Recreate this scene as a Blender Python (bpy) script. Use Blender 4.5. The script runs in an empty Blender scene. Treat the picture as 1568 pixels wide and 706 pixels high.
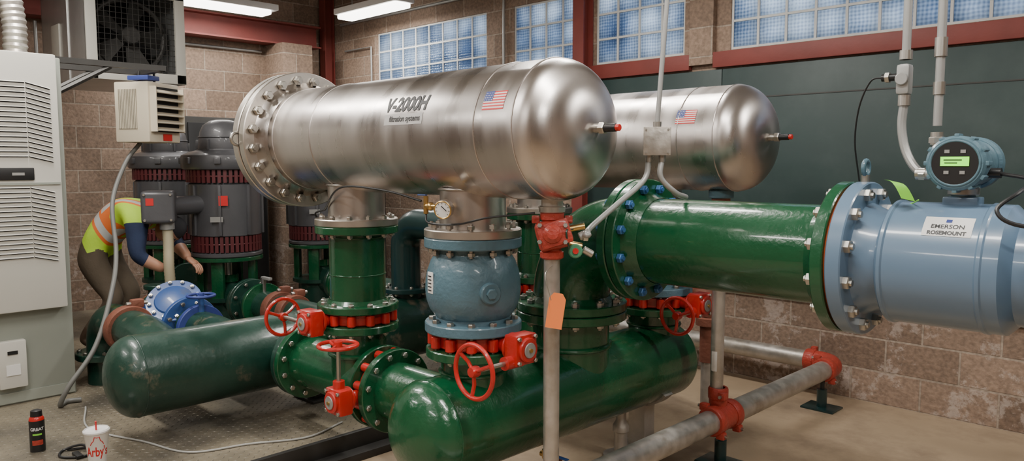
import bpy,bmesh,math,random
from mathutils import Vector as V, Matrix
random.seed(3)
pi=math.pi
# ---------------------------------------------------------------- materials
def newmat(name):
    m=bpy.data.materials.new(name); m.use_nodes=True
    nt=m.node_tree; return m,nt,nt.nodes['Principled BSDF']
def pm(name,col,rough=.4,metal=0,coat=0,var=.15,vs=6,bump=0,bs=40,spec=.5,stretch=None,rvar=0,dirt=None,dirt_s=3,dirt_lo=.5,dirt_hi=.75,aniso=None):
    m,nt,p=newmat(name); N=nt.nodes.new; L=nt.links.new
    tc=N('ShaderNodeNewGeometry'); mp=N('ShaderNodeMapping'); L(tc.outputs['Position'],mp.inputs['Vector'])
    if stretch: mp.inputs['Scale'].default_value=stretch
    nz=N('ShaderNodeTexNoise'); nz.inputs['Scale'].default_value=vs; nz.inputs['Detail'].default_value=5
    L(mp.outputs[0],nz.inputs['Vector'])
    mx=N('ShaderNodeMix'); mx.data_type='RGBA'
    a=[max(0,c*(1-var*1.4)) for c in col]; b=[min(1,c*(1+var*1.4)) for c in col]
    mx.inputs[6].default_value=(*a,1); mx.inputs[7].default_value=(*b,1)
    L(nz.outputs['Fac'],mx.inputs[0]); out=mx.outputs[2]
    if dirt:
        n2=N('ShaderNodeTexNoise'); n2.inputs['Scale'].default_value=dirt_s; n2.inputs['Detail'].default_value=8; n2.inputs['Roughness'].default_value=.65
        L(tc.outputs['Position'],n2.inputs['Vector'])
        mr=N('ShaderNodeMapRange'); mr.inputs[1].default_value=dirt_lo; mr.inputs[2].default_value=dirt_hi
        L(n2.outputs['Fac'],mr.inputs[0])
        m2=N('ShaderNodeMix'); m2.data_type='RGBA'; L(mr.outputs[0],m2.inputs[0]); L(out,m2.inputs[6]); m2.inputs[7].default_value=(*dirt,1)
        out=m2.outputs[2]
    L(out,p.inputs['Base Color'])
    p.inputs['Roughness'].default_value=rough; p.inputs['Metallic'].default_value=metal
    p.inputs['Coat Weight'].default_value=coat; p.inputs['Coat Roughness'].default_value=.08
    p.inputs['Specular IOR Level'].default_value=spec
    if aniso:
        tg=N('ShaderNodeTangent'); tg.direction_type='RADIAL'; tg.axis=aniso; L(tg.outputs[0],p.inputs['Tangent']); p.inputs['Anisotropic'].default_value=.55
    if rvar:
        mr=N('ShaderNodeMapRange'); mr.inputs[3].default_value=max(.02,rough-rvar); mr.inputs[4].default_value=rough+rvar
        mr.inputs[1].default_value=.3; mr.inputs[2].default_value=.7
        L(nz.outputs['Fac'],mr.inputs[0]); L(mr.outputs[0],p.inputs['Roughness'])
    if bump:
        n3=N('ShaderNodeTexNoise'); n3.inputs['Scale'].default_value=bs; n3.inputs['Detail'].default_value=4
        L(mp.outputs[0],n3.inputs['Vector'])
        bp=N('ShaderNodeBump'); bp.inputs['Strength'].default_value=bump; bp.inputs['Distance'].default_value=.01
        L(n3.outputs['Fac'],bp.inputs['Height']); L(bp.outputs[0],p.inputs['Normal'])
    return m
def em(name,col,s):
    m,nt,p=newmat(name); p.inputs['Base Color'].default_value=(*col,1); p.inputs['Emission Color'].default_value=(*col,1); p.inputs['Emission Strength'].default_value=s; return m
GREEN=pm('green_enamel',(.004,.072,.026),.27,coat=.5,var=.15,bump=.18,bs=50,rvar=.08)
DGREEN=pm('aged_green_enamel',(.008,.040,.027),.36,coat=.2,var=.3,bump=.2,bs=30,rvar=.1,dirt=(.14,.12,.085),dirt_s=7,dirt_lo=.58,dirt_hi=.72)
TEAL=pm('dark_teal_paint',(.006,.03,.03),.3,coat=.3)
SS=pm('brushed_stainless',(.55,.51,.485),.30,metal=1,var=.16,vs=2.0,stretch=(5,1.0,1.0),bump=.02,bs=10,rvar=.07,aniso='X')
SSN=pm('stainless_nozzle',(.56,.52,.49),.34,metal=1,var=.1,vs=8)
SSF=pm('machined_stainless',(.58,.54,.49),.38,metal=1,var=.1,vs=20)
BOLT=pm('zinc_bolt',(.48,.46,.42),.38,metal=1,var=.2)
BBOLT=pm('blue_coated_bolt',(.05,.16,.38),.35,metal=.3)
BLUEV=pm('blue_grey_casting',(.082,.16,.205),.42,coat=.2,bump=.35,bs=45,var=.1)
METER=pm('meter_blue_paint',(.125,.20,.295),.32,coat=.4,var=.06)
BBLUE=pm('bright_blue_paint',(.032,.085,.27),.4,coat=.25,dirt=(.09,.1,.13),dirt_s=9)
RED=pm('red_enamel',(.48,.018,.014),.33,coat=.35,var=.14,bump=.2,bs=50)
ORED=pm('orange_red_casting',(.38,.042,.026),.45,coat=.15,bump=.5,bs=60,var=.15)
RUST=pm('rust_orange_coupling',(.18,.06,.035),.65,bump=.4,bs=40,var=.35)
GALV=pm('galvanised_steel',(.48,.45,.41),.42,metal=.75,var=.25,vs=18,bump=.1,bs=60,rvar=.1,dirt=(.30,.24,.17),dirt_s=5,dirt_lo=.52,dirt_hi=.8)
GREY=pm('grey_conduit',(.34,.34,.33),.42,metal=.4,var=.08)
CORD=pm('grey_cord_jacket',(.15,.15,.14),.5,var=.08)
CAB=pm('cabinet_grey_paint',(.29,.31,.27),.5,var=.06,vs=2)
CABL=pm('cabinet_beige_panel',(.57,.555,.50),.45,var=.04,vs=2)
BEIGE=pm('heater_beige_paint',(.60,.53,.41),.45,var=.04)
SHEET=pm('sheet_metal',(.55,.55,.54),.38,metal=.7,var=.1)
MOTOR=pm('motor_dark_grey',(.08,.08,.087),.42,coat=.25,bump=.1,var=.15)
MAROON=pm('motor_maroon_band',(.11,.022,.026),.5,var=.2)
BLACK=pm('black_plastic',(.012,.012,.013),.4,var=.1)
DARK=pm('dark_void',(.01,.01,.01),.8,var=.1)
DSTEEL=pm('dark_steel',(.05,.048,.045),.5,metal=.4,var=.2)
REDST=pm('red_structural_paint',(.19,.036,.028),.55,var=.2,vs=5,bump=.1)
WHITE=pm('white_label',(.75,.74,.72),.5,var=.02)
INK=pm('black_ink',(.012,.012,.014),.5,var=0)
REDI=pm('red_ink',(.6,.02,.02),.5,var=0)
NAVYI=pm('navy_ink',(.03,.05,.22),.5,var=0)
BRASS=pm('brass',(.62,.42,.16),.3,metal=1)
ORANGE=pm('orange_tag_card',(.95,.24,.06),.6,var=.04)
LGREEN=pm('lime_green_tag',(.25,.7,.06),.5,var=.04)
GASKET=pm('gasket_orange',(.45,.08,.02),.6)
BOARD=pm('green_wall_board',(.02,.042,.04),.5,var=.2,vs=2,bump=.1,bs=8,dirt=(.05,.075,.072),dirt_s=1.6,dirt_lo=.45,dirt_hi=.8)
CEIL=pm('ceiling_paint',(.50,.47,.42),.8)
TAN=pm('yellowed_flex_conduit',(.42,.37,.25),.5)
FLOOR=pm('stained_concrete',(.38,.285,.19),.5,var=.35,vs=1.6,bump=.15,bs=18,rvar=.18,dirt=(.16,.115,.08),dirt_s=1.6,dirt_lo=.47,dirt_hi=.72)
def blockmat(name,axis):
    m,nt,p=newmat(name); N=nt.nodes.new; L=nt.links.new
    g=N('ShaderNodeNewGeometry'); sp=N('ShaderNodeSeparateXYZ'); cb=N('ShaderNodeCombineXYZ'); L(g.outputs['Position'],sp.inputs[0])
    L(sp.outputs[axis],cb.inputs[0]); L(sp.outputs['Z'],cb.inputs[1])
    br=N('ShaderNodeTexBrick'); L(cb.outputs[0],br.inputs['Vector']); br.inputs['Scale'].default_value=1
    br.inputs['Brick Width'].default_value=.41; br.inputs['Row Height'].default_value=.205; br.inputs['Mortar Size'].default_value=.007; br.inputs['Mortar Smooth'].default_value=.3
    br.inputs['Color1'].default_value=(.205,.14,.10,1); br.inputs['Color2'].default_value=(.32,.225,.165,1); br.inputs['Mortar'].default_value=(.36,.29,.23,1)
    nz=N('ShaderNodeTexNoise'); nz.inputs['Scale'].default_value=4.5; nz.inputs['Detail'].default_value=12; nz.inputs['Roughness'].default_value=.75; L(g.outputs['Position'],nz.inputs['Vector'])
    n2=N('ShaderNodeTexNoise'); n2.inputs['Scale'].default_value=45; n2.inputs['Detail'].default_value=5; L(g.outputs['Position'],n2.inputs['Vector'])
    mr=N('ShaderNodeMapRange'); mr.inputs[1].default_value=.3; mr.inputs[2].default_value=.7; mr.inputs[3].default_value=.7; mr.inputs[4].default_value=1.2; L(n2.outputs['Fac'],mr.inputs[0])
    ml=N('ShaderNodeVectorMath'); ml.operation='SCALE'; L(br.outputs['Color'],ml.inputs[0]); L(mr.outputs[0],ml.inputs['Scale'])
    hz=N('ShaderNodeMapRange'); hz.inputs[1].default_value=1.0; hz.inputs[2].default_value=.35; hz.inputs[3].default_value=0; hz.inputs[4].default_value=1; L(sp.outputs['Z'],hz.inputs[0])
    er=N('ShaderNodeMapRange'); er.inputs[1].default_value=.53; er.inputs[2].default_value=.58; L(nz.outputs['Fac'],er.inputs[0])
    mu=N('ShaderNodeMath'); mu.operation='MULTIPLY'; L(hz.outputs[0],mu.inputs[0]); L(er.outputs[0],mu.inputs[1])
    nb=N('ShaderNodeMath'); nb.operation='SUBTRACT'; nb.inputs[0].default_value=1; L(br.outputs['Fac'],nb.inputs[1])
    m3=N('ShaderNodeMath'); m3.operation='MULTIPLY'; L(mu.outputs[0],m3.inputs[0]); L(nb.outputs[0],m3.inputs[1])
    m4=N('ShaderNodeMath'); m4.operation='MULTIPLY'; L(m3.outputs[0],m4.inputs[0]); m4.inputs[1].default_value=.5
    mx=N('ShaderNodeMix'); mx.data_type='RGBA'; L(m4.outputs[0],mx.inputs[0]); L(ml.outputs[0],mx.inputs[6]); mx.inputs[7].default_value=(.58,.50,.45,1)
    L(mx.outputs[2],p.inputs['Base Color']); p.inputs['Roughness'].default_value=.8
    ad=N('ShaderNodeMath'); ad.operation='MULTIPLY_ADD'; L(n2.outputs['Fac'],ad.inputs[0]); ad.inputs[1].default_value=.6; L(nb.outputs[0],ad.inputs[2])
    bp=N('ShaderNodeBump'); bp.inputs['Strength'].default_value=.6; bp.inputs['Distance'].default_value=.012; L(ad.outputs[0],bp.inputs['Height']); L(bp.outputs[0],p.inputs['Normal'])
    return m
BLKX=blockmat('block_masonry_x','X'); BLKY=blockmat('block_masonry_y','Y')
def platemat():
    m,nt,p=newmat('diamond_plate_steel'); N=nt.nodes.new; L=nt.links.new
    g=N('ShaderNodeNewGeometry'); mp=N('ShaderNodeMapping'); mp.inputs['Rotation'].default_value=(0,0,.785); mp.inputs['Scale'].default_value=(28,28,28); L(g.outputs['Position'],mp.inputs[0])
    s=N('ShaderNodeSeparateXYZ'); L(mp.outputs[0],s.inputs[0])
    def M(op,a,b=None,c=None):
        n=N('ShaderNodeMath'); n.operation=op
        for i,q in enumerate((a,b,c)):
            if q is None: continue
            if isinstance(q,(int,float)): n.inputs[i].default_value=q
            else: L(q,n.inputs[i])
        return n.outputs[0]
    x,y=s.outputs[0],s.outputs[1]
    fx=M('ABSOLUTE',M('SUBTRACT',M('FRACT',x),.5)); fy=M('ABSOLUTE',M('SUBTRACT',M('FRACT',y),.5))
    par=M('FLOORED_MODULO',M('ADD',M('FLOOR',x),M('FLOOR',y)),2)
    ip=M('SUBTRACT',1,par)
    a=M('ADD',M('MULTIPLY',fx,par),M('MULTIPLY',fy,ip)); b=M('ADD',M('MULTIPLY',fy,par),M('MULTIPLY',fx,ip))
    loz=M('MAXIMUM',M('SUBTRACT',1,M('ADD',M('MULTIPLY',a,2.2),M('MULTIPLY',b,6.5))),0)
    nz=N('ShaderNodeTexNoise'); nz.inputs['Scale'].default_value=2.5; nz.inputs['Detail'].default_value=8; L(g.outputs['Position'],nz.inputs['Vector'])
    cr=N('ShaderNodeValToRGB'); cr.color_ramp.elements[0].position=.35; cr.color_ramp.elements[0].color=(.13,.115,.09,1); cr.color_ramp.elements[1].position=.7; cr.color_ramp.elements[1].color=(.33,.28,.2,1)
    L(nz.outputs['Fac'],cr.inputs[0]); 
    mx=N('ShaderNodeMix'); mx.data_type='RGBA'; L(M('MULTIPLY',loz,.6),mx.inputs[0]); L(cr.outputs[0],mx.inputs[6]); mx.inputs[7].default_value=(.5,.46,.4,1)
    L(mx.outputs[2],p.inputs['Base Color']); p.inputs['Metallic'].default_value=.35; p.inputs['Roughness'].default_value=.45
    bp=N('ShaderNodeBump'); bp.inputs['Strength'].default_value=.8; bp.inputs['Distance'].default_value=.01; L(loz,bp.inputs['Height']); L(bp.outputs[0],p.inputs['Normal'])
    return m
PLATE=platemat()
def glassblock():
    m=bpy.data.materials.new('ribbed_glass_block'); m.use_nodes=True; nt=m.node_tree; nt.nodes.clear(); N=nt.nodes.new; L=nt.links.new
    g=N('ShaderNodeNewGeometry')
    w1=N('ShaderNodeTexWave'); w1.bands_direction='X'; w1.inputs['Scale'].default_value=13; w1.inputs['Distortion'].default_value=2.5; L(g.outputs['Position'],w1.inputs['Vector'])
    w2=N('ShaderNodeTexWave'); w2.bands_direction='Z'; w2.inputs['Scale'].default_value=13; w2.inputs['Distortion'].default_value=2.5; L(g.outputs['Position'],w2.inputs['Vector'])
    nz=N('ShaderNodeTexNoise'); nz.inputs['Scale'].default_value=2.6; nz.inputs['Detail'].default_value=4; L(g.outputs['Position'],nz.inputs['Vector'])
    ad=N('ShaderNodeMath'); ad.operation='ADD'; L(w1.outputs['Fac'],ad.inputs[0]); L(w2.outputs['Fac'],ad.inputs[1])
    a2=N('ShaderNodeMath'); a2.operation='MULTIPLY_ADD'; L(ad.outputs[0],a2.inputs[0]); a2.inputs[1].default_value=.13; L(nz.outputs['Fac'],a2.inputs[2])
    cr=N('ShaderNodeValToRGB'); e=cr.color_ramp.elements; e[0].position=.42; e[0].color=(.18,.25,.36,1); e[1].position=.78; e[1].color=(.95,.98,1,1)
    L(a2.outputs[0],cr.inputs[0])
    t=N('ShaderNodeBsdfTranslucent'); L(cr.outputs[0],t.inputs['Color'])
    gl=N('ShaderNodeBsdfGlossy'); gl.inputs['Roughness'].default_value=.08; gl.inputs['Color'].default_value=(.8,.9,1,1)
    bp=N('ShaderNodeBump'); bp.inputs['Strength'].default_value=.5; bp.inputs['Distance'].default_value=.01; L(ad.outputs[0],bp.inputs['Height']); L(bp.outputs[0],gl.inputs['Normal'])
    fr=N('ShaderNodeFresnel'); mx=N('ShaderNodeMixShader'); L(fr.outputs[0],mx.inputs[0]); L(t.outputs[0],mx.inputs[1]); L(gl.outputs[0],mx.inputs[2])
    o=N('ShaderNodeOutputMaterial'); L(mx.outputs[0],o.inputs[0]); return m
GLASS=glassblock()
MORTAR=pm('glass_block_mortar',(.62,.62,.60),.8)
# ---------------------------------------------------------------- builder
def basis(ax):
    z=V(ax).normalized(); h=V((0,0,1)) if abs(z.z)<.9 else V((1,0,0))
    x=h.cross(z).normalized(); y=z.cross(x); return x,y,z
class B:
    def __init__(s,name): s.name=name; s.v=[]; s.f=[]; s.m=[]; s.mats=[]
    def mi(s,m):
        if m not in s.mats: s.mats.append(m)
        return s.mats.index(m)
    def add(s,vs,fs,mat):
        o=len(s.v); vs=[V(q) for q in vs]; s.v+=vs
        for f in fs:
            s.f.append([i+o for i in f])
            if isinstance(mat,bpy.types.Material): s.m.append(s.mi(mat))
            else: s.m.append(s.mi(mat(sum((vs[i] for i in f),V())/len(f))))
    def lathe(s,o,ax,prof,mat,seg=40):
        o=V(o); x,y,z=basis(ax); vs=[]; fs=[]; rings=[]
        for r,h in prof:
            if r<1e-6: vs.append(o+z*h); rings.append([len(vs)-1])
            else:
                st=len(vs)
                for i in range(seg):
                    a=2*pi*i/seg; vs.append(o+x*(r*math.cos(a))+y*(r*math.sin(a))+z*h)
                rings.append(list(range(st,st+seg)))
        for a,b in zip(rings,rings[1:]):
            if len(a)==1 and len(b)==1: continue
            for i in range(seg):
                j=(i+1)%seg
                if len(a)==1: fs.append([a[0],b[j],b[i]][::-1])
                elif len(b)==1: fs.append([a[i],a[j],b[0]])
                else: fs.append([a[i],a[j],b[j],b[i]])
        s.add(vs,fs,mat)
    def cyl(s,a,b,r,mat,r2=None,seg=28,bev=0):
        a=V(a); b=V(b); L=(b-a).length; r2=r if r2 is None else r2
        if bev: pr=[(0,0),(r-bev,0),(r,bev),(r2,L-bev),(r2-bev,L),(0,L)]
        else: pr=[(0,0),(r,0),(r2,L),(0,L)]
        s.lathe(a,b-a,pr,mat,seg)
    def hexn(s,c,ax,r,h,mat): s.lathe(c,ax,[(0,0),(r,0),(r,h*.85),(r*.85,h),(0,h)],mat,6)
    def disc(s,c,ax,r,t,mat,bev=.004,hole=0,seg=48):
        if hole: pr=[(hole,-t/2),(r-bev,-t/2),(r,-t/2+bev),(r,t/2-bev),(r-bev,t/2),(hole,t/2),(hole,-t/2)]
        else: pr=[(0,-t/2),(r-bev,-t/2),(r,-t/2+bev),(r,t/2-bev),(r-bev,t/2),(0,t/2)]
        s.lathe(c,ax,pr,mat,seg)
    def bolts(s,c,ax,R,n,half,size,mat,ph=0.5):
        x,y,z=basis(ax); c=V(c)
        for i in range(n):
            a=2*pi*(i+ph)/n; p=c+x*(R*math.cos(a))+y*(R*math.sin(a))
            s.cyl(p-z*(half+size*1.3),p+z*(half+size*1.3),size*.5,mat,seg=8)
            s.hexn(p+z*half,z,size,size*.95,mat); s.hexn(p-z*half,-z,size,size*.95,mat)
    def box(s,c,sz,mat,rot=None,bev=0):
        bm=bmesh.new(); bmesh.ops.create_cube(bm,size=1)
        for q in bm.verts: q.co=V((q.co.x*sz[0],q.co.y*sz[1],q.co.z*sz[2]))
        if bev: bmesh.ops.bevel(bm,geom=bm.edges[:],offset=bev,segments=2 if bev<.02 else 4,affect='EDGES',profile=.6)
        R=rot if rot is not None else Matrix.Identity(3)
        bm.verts.index_update(); c=V(c)
        s.add([c+R@q.co for q in bm.verts],[[q.index for q in f.verts] for f in bm.faces],mat); bm.free()
    def tube(s,pts,r,mat,seg=12,rf=None):
        pts=[V(q) for q in pts]; n=len(pts); vs=[]; fs=[]; T=[]
        for i in range(n): T.append((pts[min(i+1,n-1)]-pts[max(i-1,0)]).normalized())
        x,_,_=basis(T[0])
        for i in range(n):
            x=(x-T[i]*x.dot(T[i])).normalized(); y=T[i].cross(x); rr=rf(i) if rf else r
            for k in range(seg):
                a=2*pi*k/seg; vs.append(pts[i]+x*(rr*math.cos(a))+y*(rr*math.sin(a)))
        for i in range(n-1):
            for k in range(seg):
                j=(k+1)%seg; fs.append([i*seg+k,i*seg+j,(i+1)*seg+j,(i+1)*seg+k])
        fs.append(list(range(seg))[::-1]); fs.append([(n-1)*seg+k for k in range(seg)])
        s.add(vs,fs,mat)
    def cable(s,pts,r,mat,seg=10,sub=8,rf=None): s.tube(crom(pts,sub),r,mat,seg,rf)
    def torus(s,c,ax,R,r,mat,seg=40,ss=10,a0=0,a1=2*pi):
        x,y,z=basis(ax); c=V(c); full=abs(a1-a0-2*pi)<1e-4; vs=[];fs=[]; n=seg if full else seg+1
        for i in range(n):
            a=a0+(a1-a0)*i/seg; d=x*math.cos(a)+y*math.sin(a)
            for k in range(ss):
                b=2*pi*k/ss; vs.append(c+d*(R+r*math.cos(b))+z*(r*math.sin(b)))
        for i in range(seg):
            i2=(i+1)%n
            for k in range(ss):
                j=(k+1)%ss; fs.append([i*ss+k,i2*ss+k,i2*ss+j,i*ss+j])
        s.add(vs,fs,mat)
    def ball(s,c,r,mat,sc=(1,1,1),rot=None,seg=20):
        bm=bmesh.new(); bmesh.ops.create_uvsphere(bm,u_segments=seg,v_segments=seg//2+2,radius=r); R=rot or Matrix.Identity(3)
        bm.verts.index_update()
        s.add([V(c)+R@V((q.co.x*sc[0],q.co.y*sc[1],q.co.z*sc[2])) for q in bm.verts],[[q.index for q in f.verts] for f in bm.faces],mat); bm.free()
    def text(s,body,size,fn,mat,bold=0,shear=0,w=1):
        cu=bpy.data.curves.new('t','FONT'); cu.body=body; cu.size=size; cu.offset=bold; cu.shear=shear; cu.align_x='CENTER'; cu.align_y='CENTER'; cu.resolution_u=3
        ob=bpy.data.objects.new('t',cu); bpy.context.scene.collection.objects.link(ob)
        dg=bpy.context.evaluated_depsgraph_get(); me=ob.evaluated_get(dg).to_mesh()
        bm=bmesh.new(); bm.from_mesh(me); ob.evaluated_get(dg).to_mesh_clear(); bpy.data.objects.remove(ob); bpy.data.curves.remove(cu)
        for ax_ in (0,1):
            if not bm.verts: break
            lo=min(q.co[ax_] for q in bm.verts); hi=max(q.co[ax_] for q in bm.verts); st=size*.12 if ax_ else size*.25; k=lo+st
            while k<hi:
                co=[0,0,0]; no=[0,0,0]; co[ax_]=k; no[ax_]=1
                bmesh.ops.bisect_plane(bm,geom=bm.verts[:]+bm.edges[:]+bm.faces[:],plane_co=co,plane_no=no); k+=st
        bm.verts.index_update()
        vs=[fn(q.co.x*w,q.co.y) for q in bm.verts]; fs=[[q.index for q in p.verts] for p in bm.faces]; bm.free()
        s.add(vs,fs,mat)
    def patch(s,u0,u1,v0,v1,fn,mat,nu=8,nv=8):
        vs=[fn(u0+(u1-u0)*i/nu,v0+(v1-v0)*j/nv) for j in range(nv+1) for i in range(nu+1)]
        fs=[[j*(nu+1)+i,j*(nu+1)+i+1,(j+1)*(nu+1)+i+1,(j+1)*(nu+1)+i] for j in range(nv) for i in range(nu)]
        s.add(vs,fs,mat)
    def done(s,smooth=35,fix=True):
        c=V(((min(q.x for q in s.v)+max(q.x for q in s.v))/2,(min(q.y for q in s.v)+max(q.y for q in s.v))/2,min(q.z for q in s.v)))
        me=bpy.data.meshes.new(s.name); me.from_pydata([q-c for q in s.v],[],s.f)
        for m in s.mats: me.materials.append(m)
        me.polygons.foreach_set('material_index',s.m); me.polygons.foreach_set('use_smooth',[True]*len(s.f))
        me.update(); me.set_sharp_from_angle(angle=math.radians(smooth))
        ob=bpy.data.objects.new(s.name,me); ob.location=c; bpy.context.scene.collection.objects.link(ob); return ob
def crom(p,sub=8):
    p=[V(q) for q in p]; q=[p[0]*2-p[1]]+p+[p[-1]*2-p[-2]]; out=[]
    for i in range(1,len(q)-2):
        a,b,c,d=q[i-1:i+3]
        for k in range(sub):
            t=k/sub; out.append(.5*((2*b)+(c-a)*t+(2*a-5*b+4*c-d)*t*t+(3*b-a-3*c+d)*t**3))
    out.append(p[-1]); return out
def arc(c,u,w,R,a0,a1,n=14):
    c=V(c);u=V(u);w=V(w); return [c+u*(R*math.cos(a0+(a1-a0)*i/n))+w*(R*math.sin(a0+(a1-a0)*i/n)) for i in range(n+1)]
X=V((1,0,0));Y=V((0,1,0));Z=V((0,0,1))
def dome(r,d,n=10):
    return [(r*math.cos(pi/2*i/n),d*math.sin(pi/2*i/n)) for i in range(n)]+[(0,d)]
# ---------------------------------------------------------------- room
WX=-7.9; WY=4.95; RX=2.6; RY=-3.0; H=3.5
def simple(name,boxes,mat,bev=0):
    b=B(name)
    for (x0,x1,y0,y1,z0,z1) in boxes: b.box(((x0+x1)/2,(y0+y1)/2,(z0+z1)/2),(x1-x0,y1-y0,z1-z0),mat,bev=bev)
    return b.done()
simple('floor',[(WX-.2,RX+.2,RY-.2,WY+.2,-.15,0)],FLOOR)
simple('ceiling',[(WX-.2,RX+.2,RY-.2,WY+.2,H,H+.15)],CEIL)
wz0,wz1=2.29,2.88
wins=[(-6.92,-5.22),(-4.87,-4.12),(-3.94,-3.12),(-2.75,1.6)]
seg=[(WX,RX,WY,WY+.2,0,wz0),(WX,RX,WY,WY+.2,wz1,H)]
xs=[WX]+[q for w in wins for q in w]+[RX]
for i in range(0,len(xs),2): seg.append((xs[i],xs[i+1],WY,WY+.2,wz0,wz1))
seg.append((-3.05,-2.86,WY-.05,WY+.01,2.2,H-.001))
simple('wall_back',seg,BLKX)
simple('wall_left',[(WX-.2,WX,RY-.2,WY+.2,0,H),(-7.91,-7.5,4.15,4.5,.12,2.77)],BLKY)
simple('wall_right',[(RX,RX+.2,RY-.2,WY+.2,0,H)],BLKY)
simple('wall_front',[(WX,RX,RY-.2,RY,0,H)],BLKX)
for k,(a,b_) in enumerate(wins):
    b=B('window_%d'%(k+1)); n=round((b_-a)/.2); w=(b_-a)/n; rows=3; h=(wz1-wz0)/rows
    for i in range(n):
        for j in range(rows): b.box((a+(i+.5)*w,WY+.06,wz0+(j+.5)*h),(w-.016,.09,h-.016),GLASS,bev=.012)
    for i in range(n+1): b.box((min(max(a+i*w,a+.008),b_-.008),WY+.05,(wz0+wz1)/2),(.016,.08,wz1-wz0),MORTAR)
    for j in range(rows+1): b.box(((a+b_)/2,WY+.05,min(max(wz0+j*h,wz0+.008),wz1-.008)),(b_-a,.078,.016),MORTAR)
    b.done()
simple('trim_1',[(-3.98,-3.05,WY-.05,WY,2.17,2.28),(-2.86,RX,WY-.05,WY,2.17,2.28)],REDST,bev=.006)
def column(x):
    b=B('steel_column')
    for yy in (WY-.13,WY-.015): b.box((x,yy,H/2),(.11,.012,H),REDST)
    b.box((x,WY-.072,H/2),(.012,.11,H),REDST); b.done()
column(-4.02); column(-7.8)
b=B('steel_beam')
for zz in (2.78,3.0): b.box((-7.75,2.2,zz),(.22,5.0,.016),REDST)
b.box((-7.75,2.2,2.89),(.02,5.0,.21),REDST)
b.done()
b=B('wall_board')
for i,(x0,x1) in enumerate([(-4.0,-2.8),(-2.795,-.4),(-.395,2.0)]): b.box(((x0+x1)/2,WY-.012,1.38),(x1-x0,.022,1.56),BOARD,bev=.003)
b.box((-1.,WY-.024,1.95),(6,.006,.008),DSTEEL); b.done()
b=B('diamond_plate_platform')
b.box(((-7.88-3.3)/2,.90,.06),(4.58,7.70,.12),PLATE)
b.box((-3.29,.90,.06),(.03,7.70,.125),DSTEEL,bev=.003)
b.box((-3.24,.90,.02),(.09,7.70,.04),DSTEEL,bev=.003)
b.done()
# ---------------------------------------------------------------- lights
DIFF=em('lamp_diffuser',(1,.97,.90),8)
def fixture(c,along,L=1.2,power=0,tilt=None,w=.2):
    b=B('fluorescent_light'); c=V(c); sx=(L,w,.05) if along=='X' else (w,L,.05)
    b.box(c+Z*.03,(sx[0]+.03,sx[1]+.03,.06),WHITE,bev=.008)
    b.box(c-Z*.02,(sx[0]*.98,sx[1]*.92,.05),DIFF,bev=.02)
    for t in (-.35,.35):
        p=c+(X if along=='X' else Y)*(L*t); b.cyl(p+Z*.05,(p.x,p.y,H),.006,GREY,seg=8)
    b.done()
    if power:
        l=bpy.data.lights.new('lamp_light','AREA'); l.shape='RECTANGLE'; l.size=sx[0]; l.size_y=sx[1]; l.energy=power; l.color=(1,.96,.90)
        o=bpy.data.objects.new('lamp_light',l); o.location=c-Z*.055; bpy.context.scene.collection.objects.link(o)
fixture((-7.2,3.25,3.0),'Y',1.25,30)
fixture((-6.37,4.5,3.0),'X',1.0,26)
for x,y,a,pw in [(-4.8,1.2,'X',60),(-3.0,.2,'X',48),(-1.0,1.6,'X',48),(-2.9,3.3,'X',50),(.6,3.4,'X',50),(.8,.2,'X',44),(-1.5,-1.6,'X',40),(-5.2,-1.2,'X',44)]:  # extra unseen fixtures, added out of frame to light the room
    fixture((x,y,3.12),a,1.25,pw)
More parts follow.
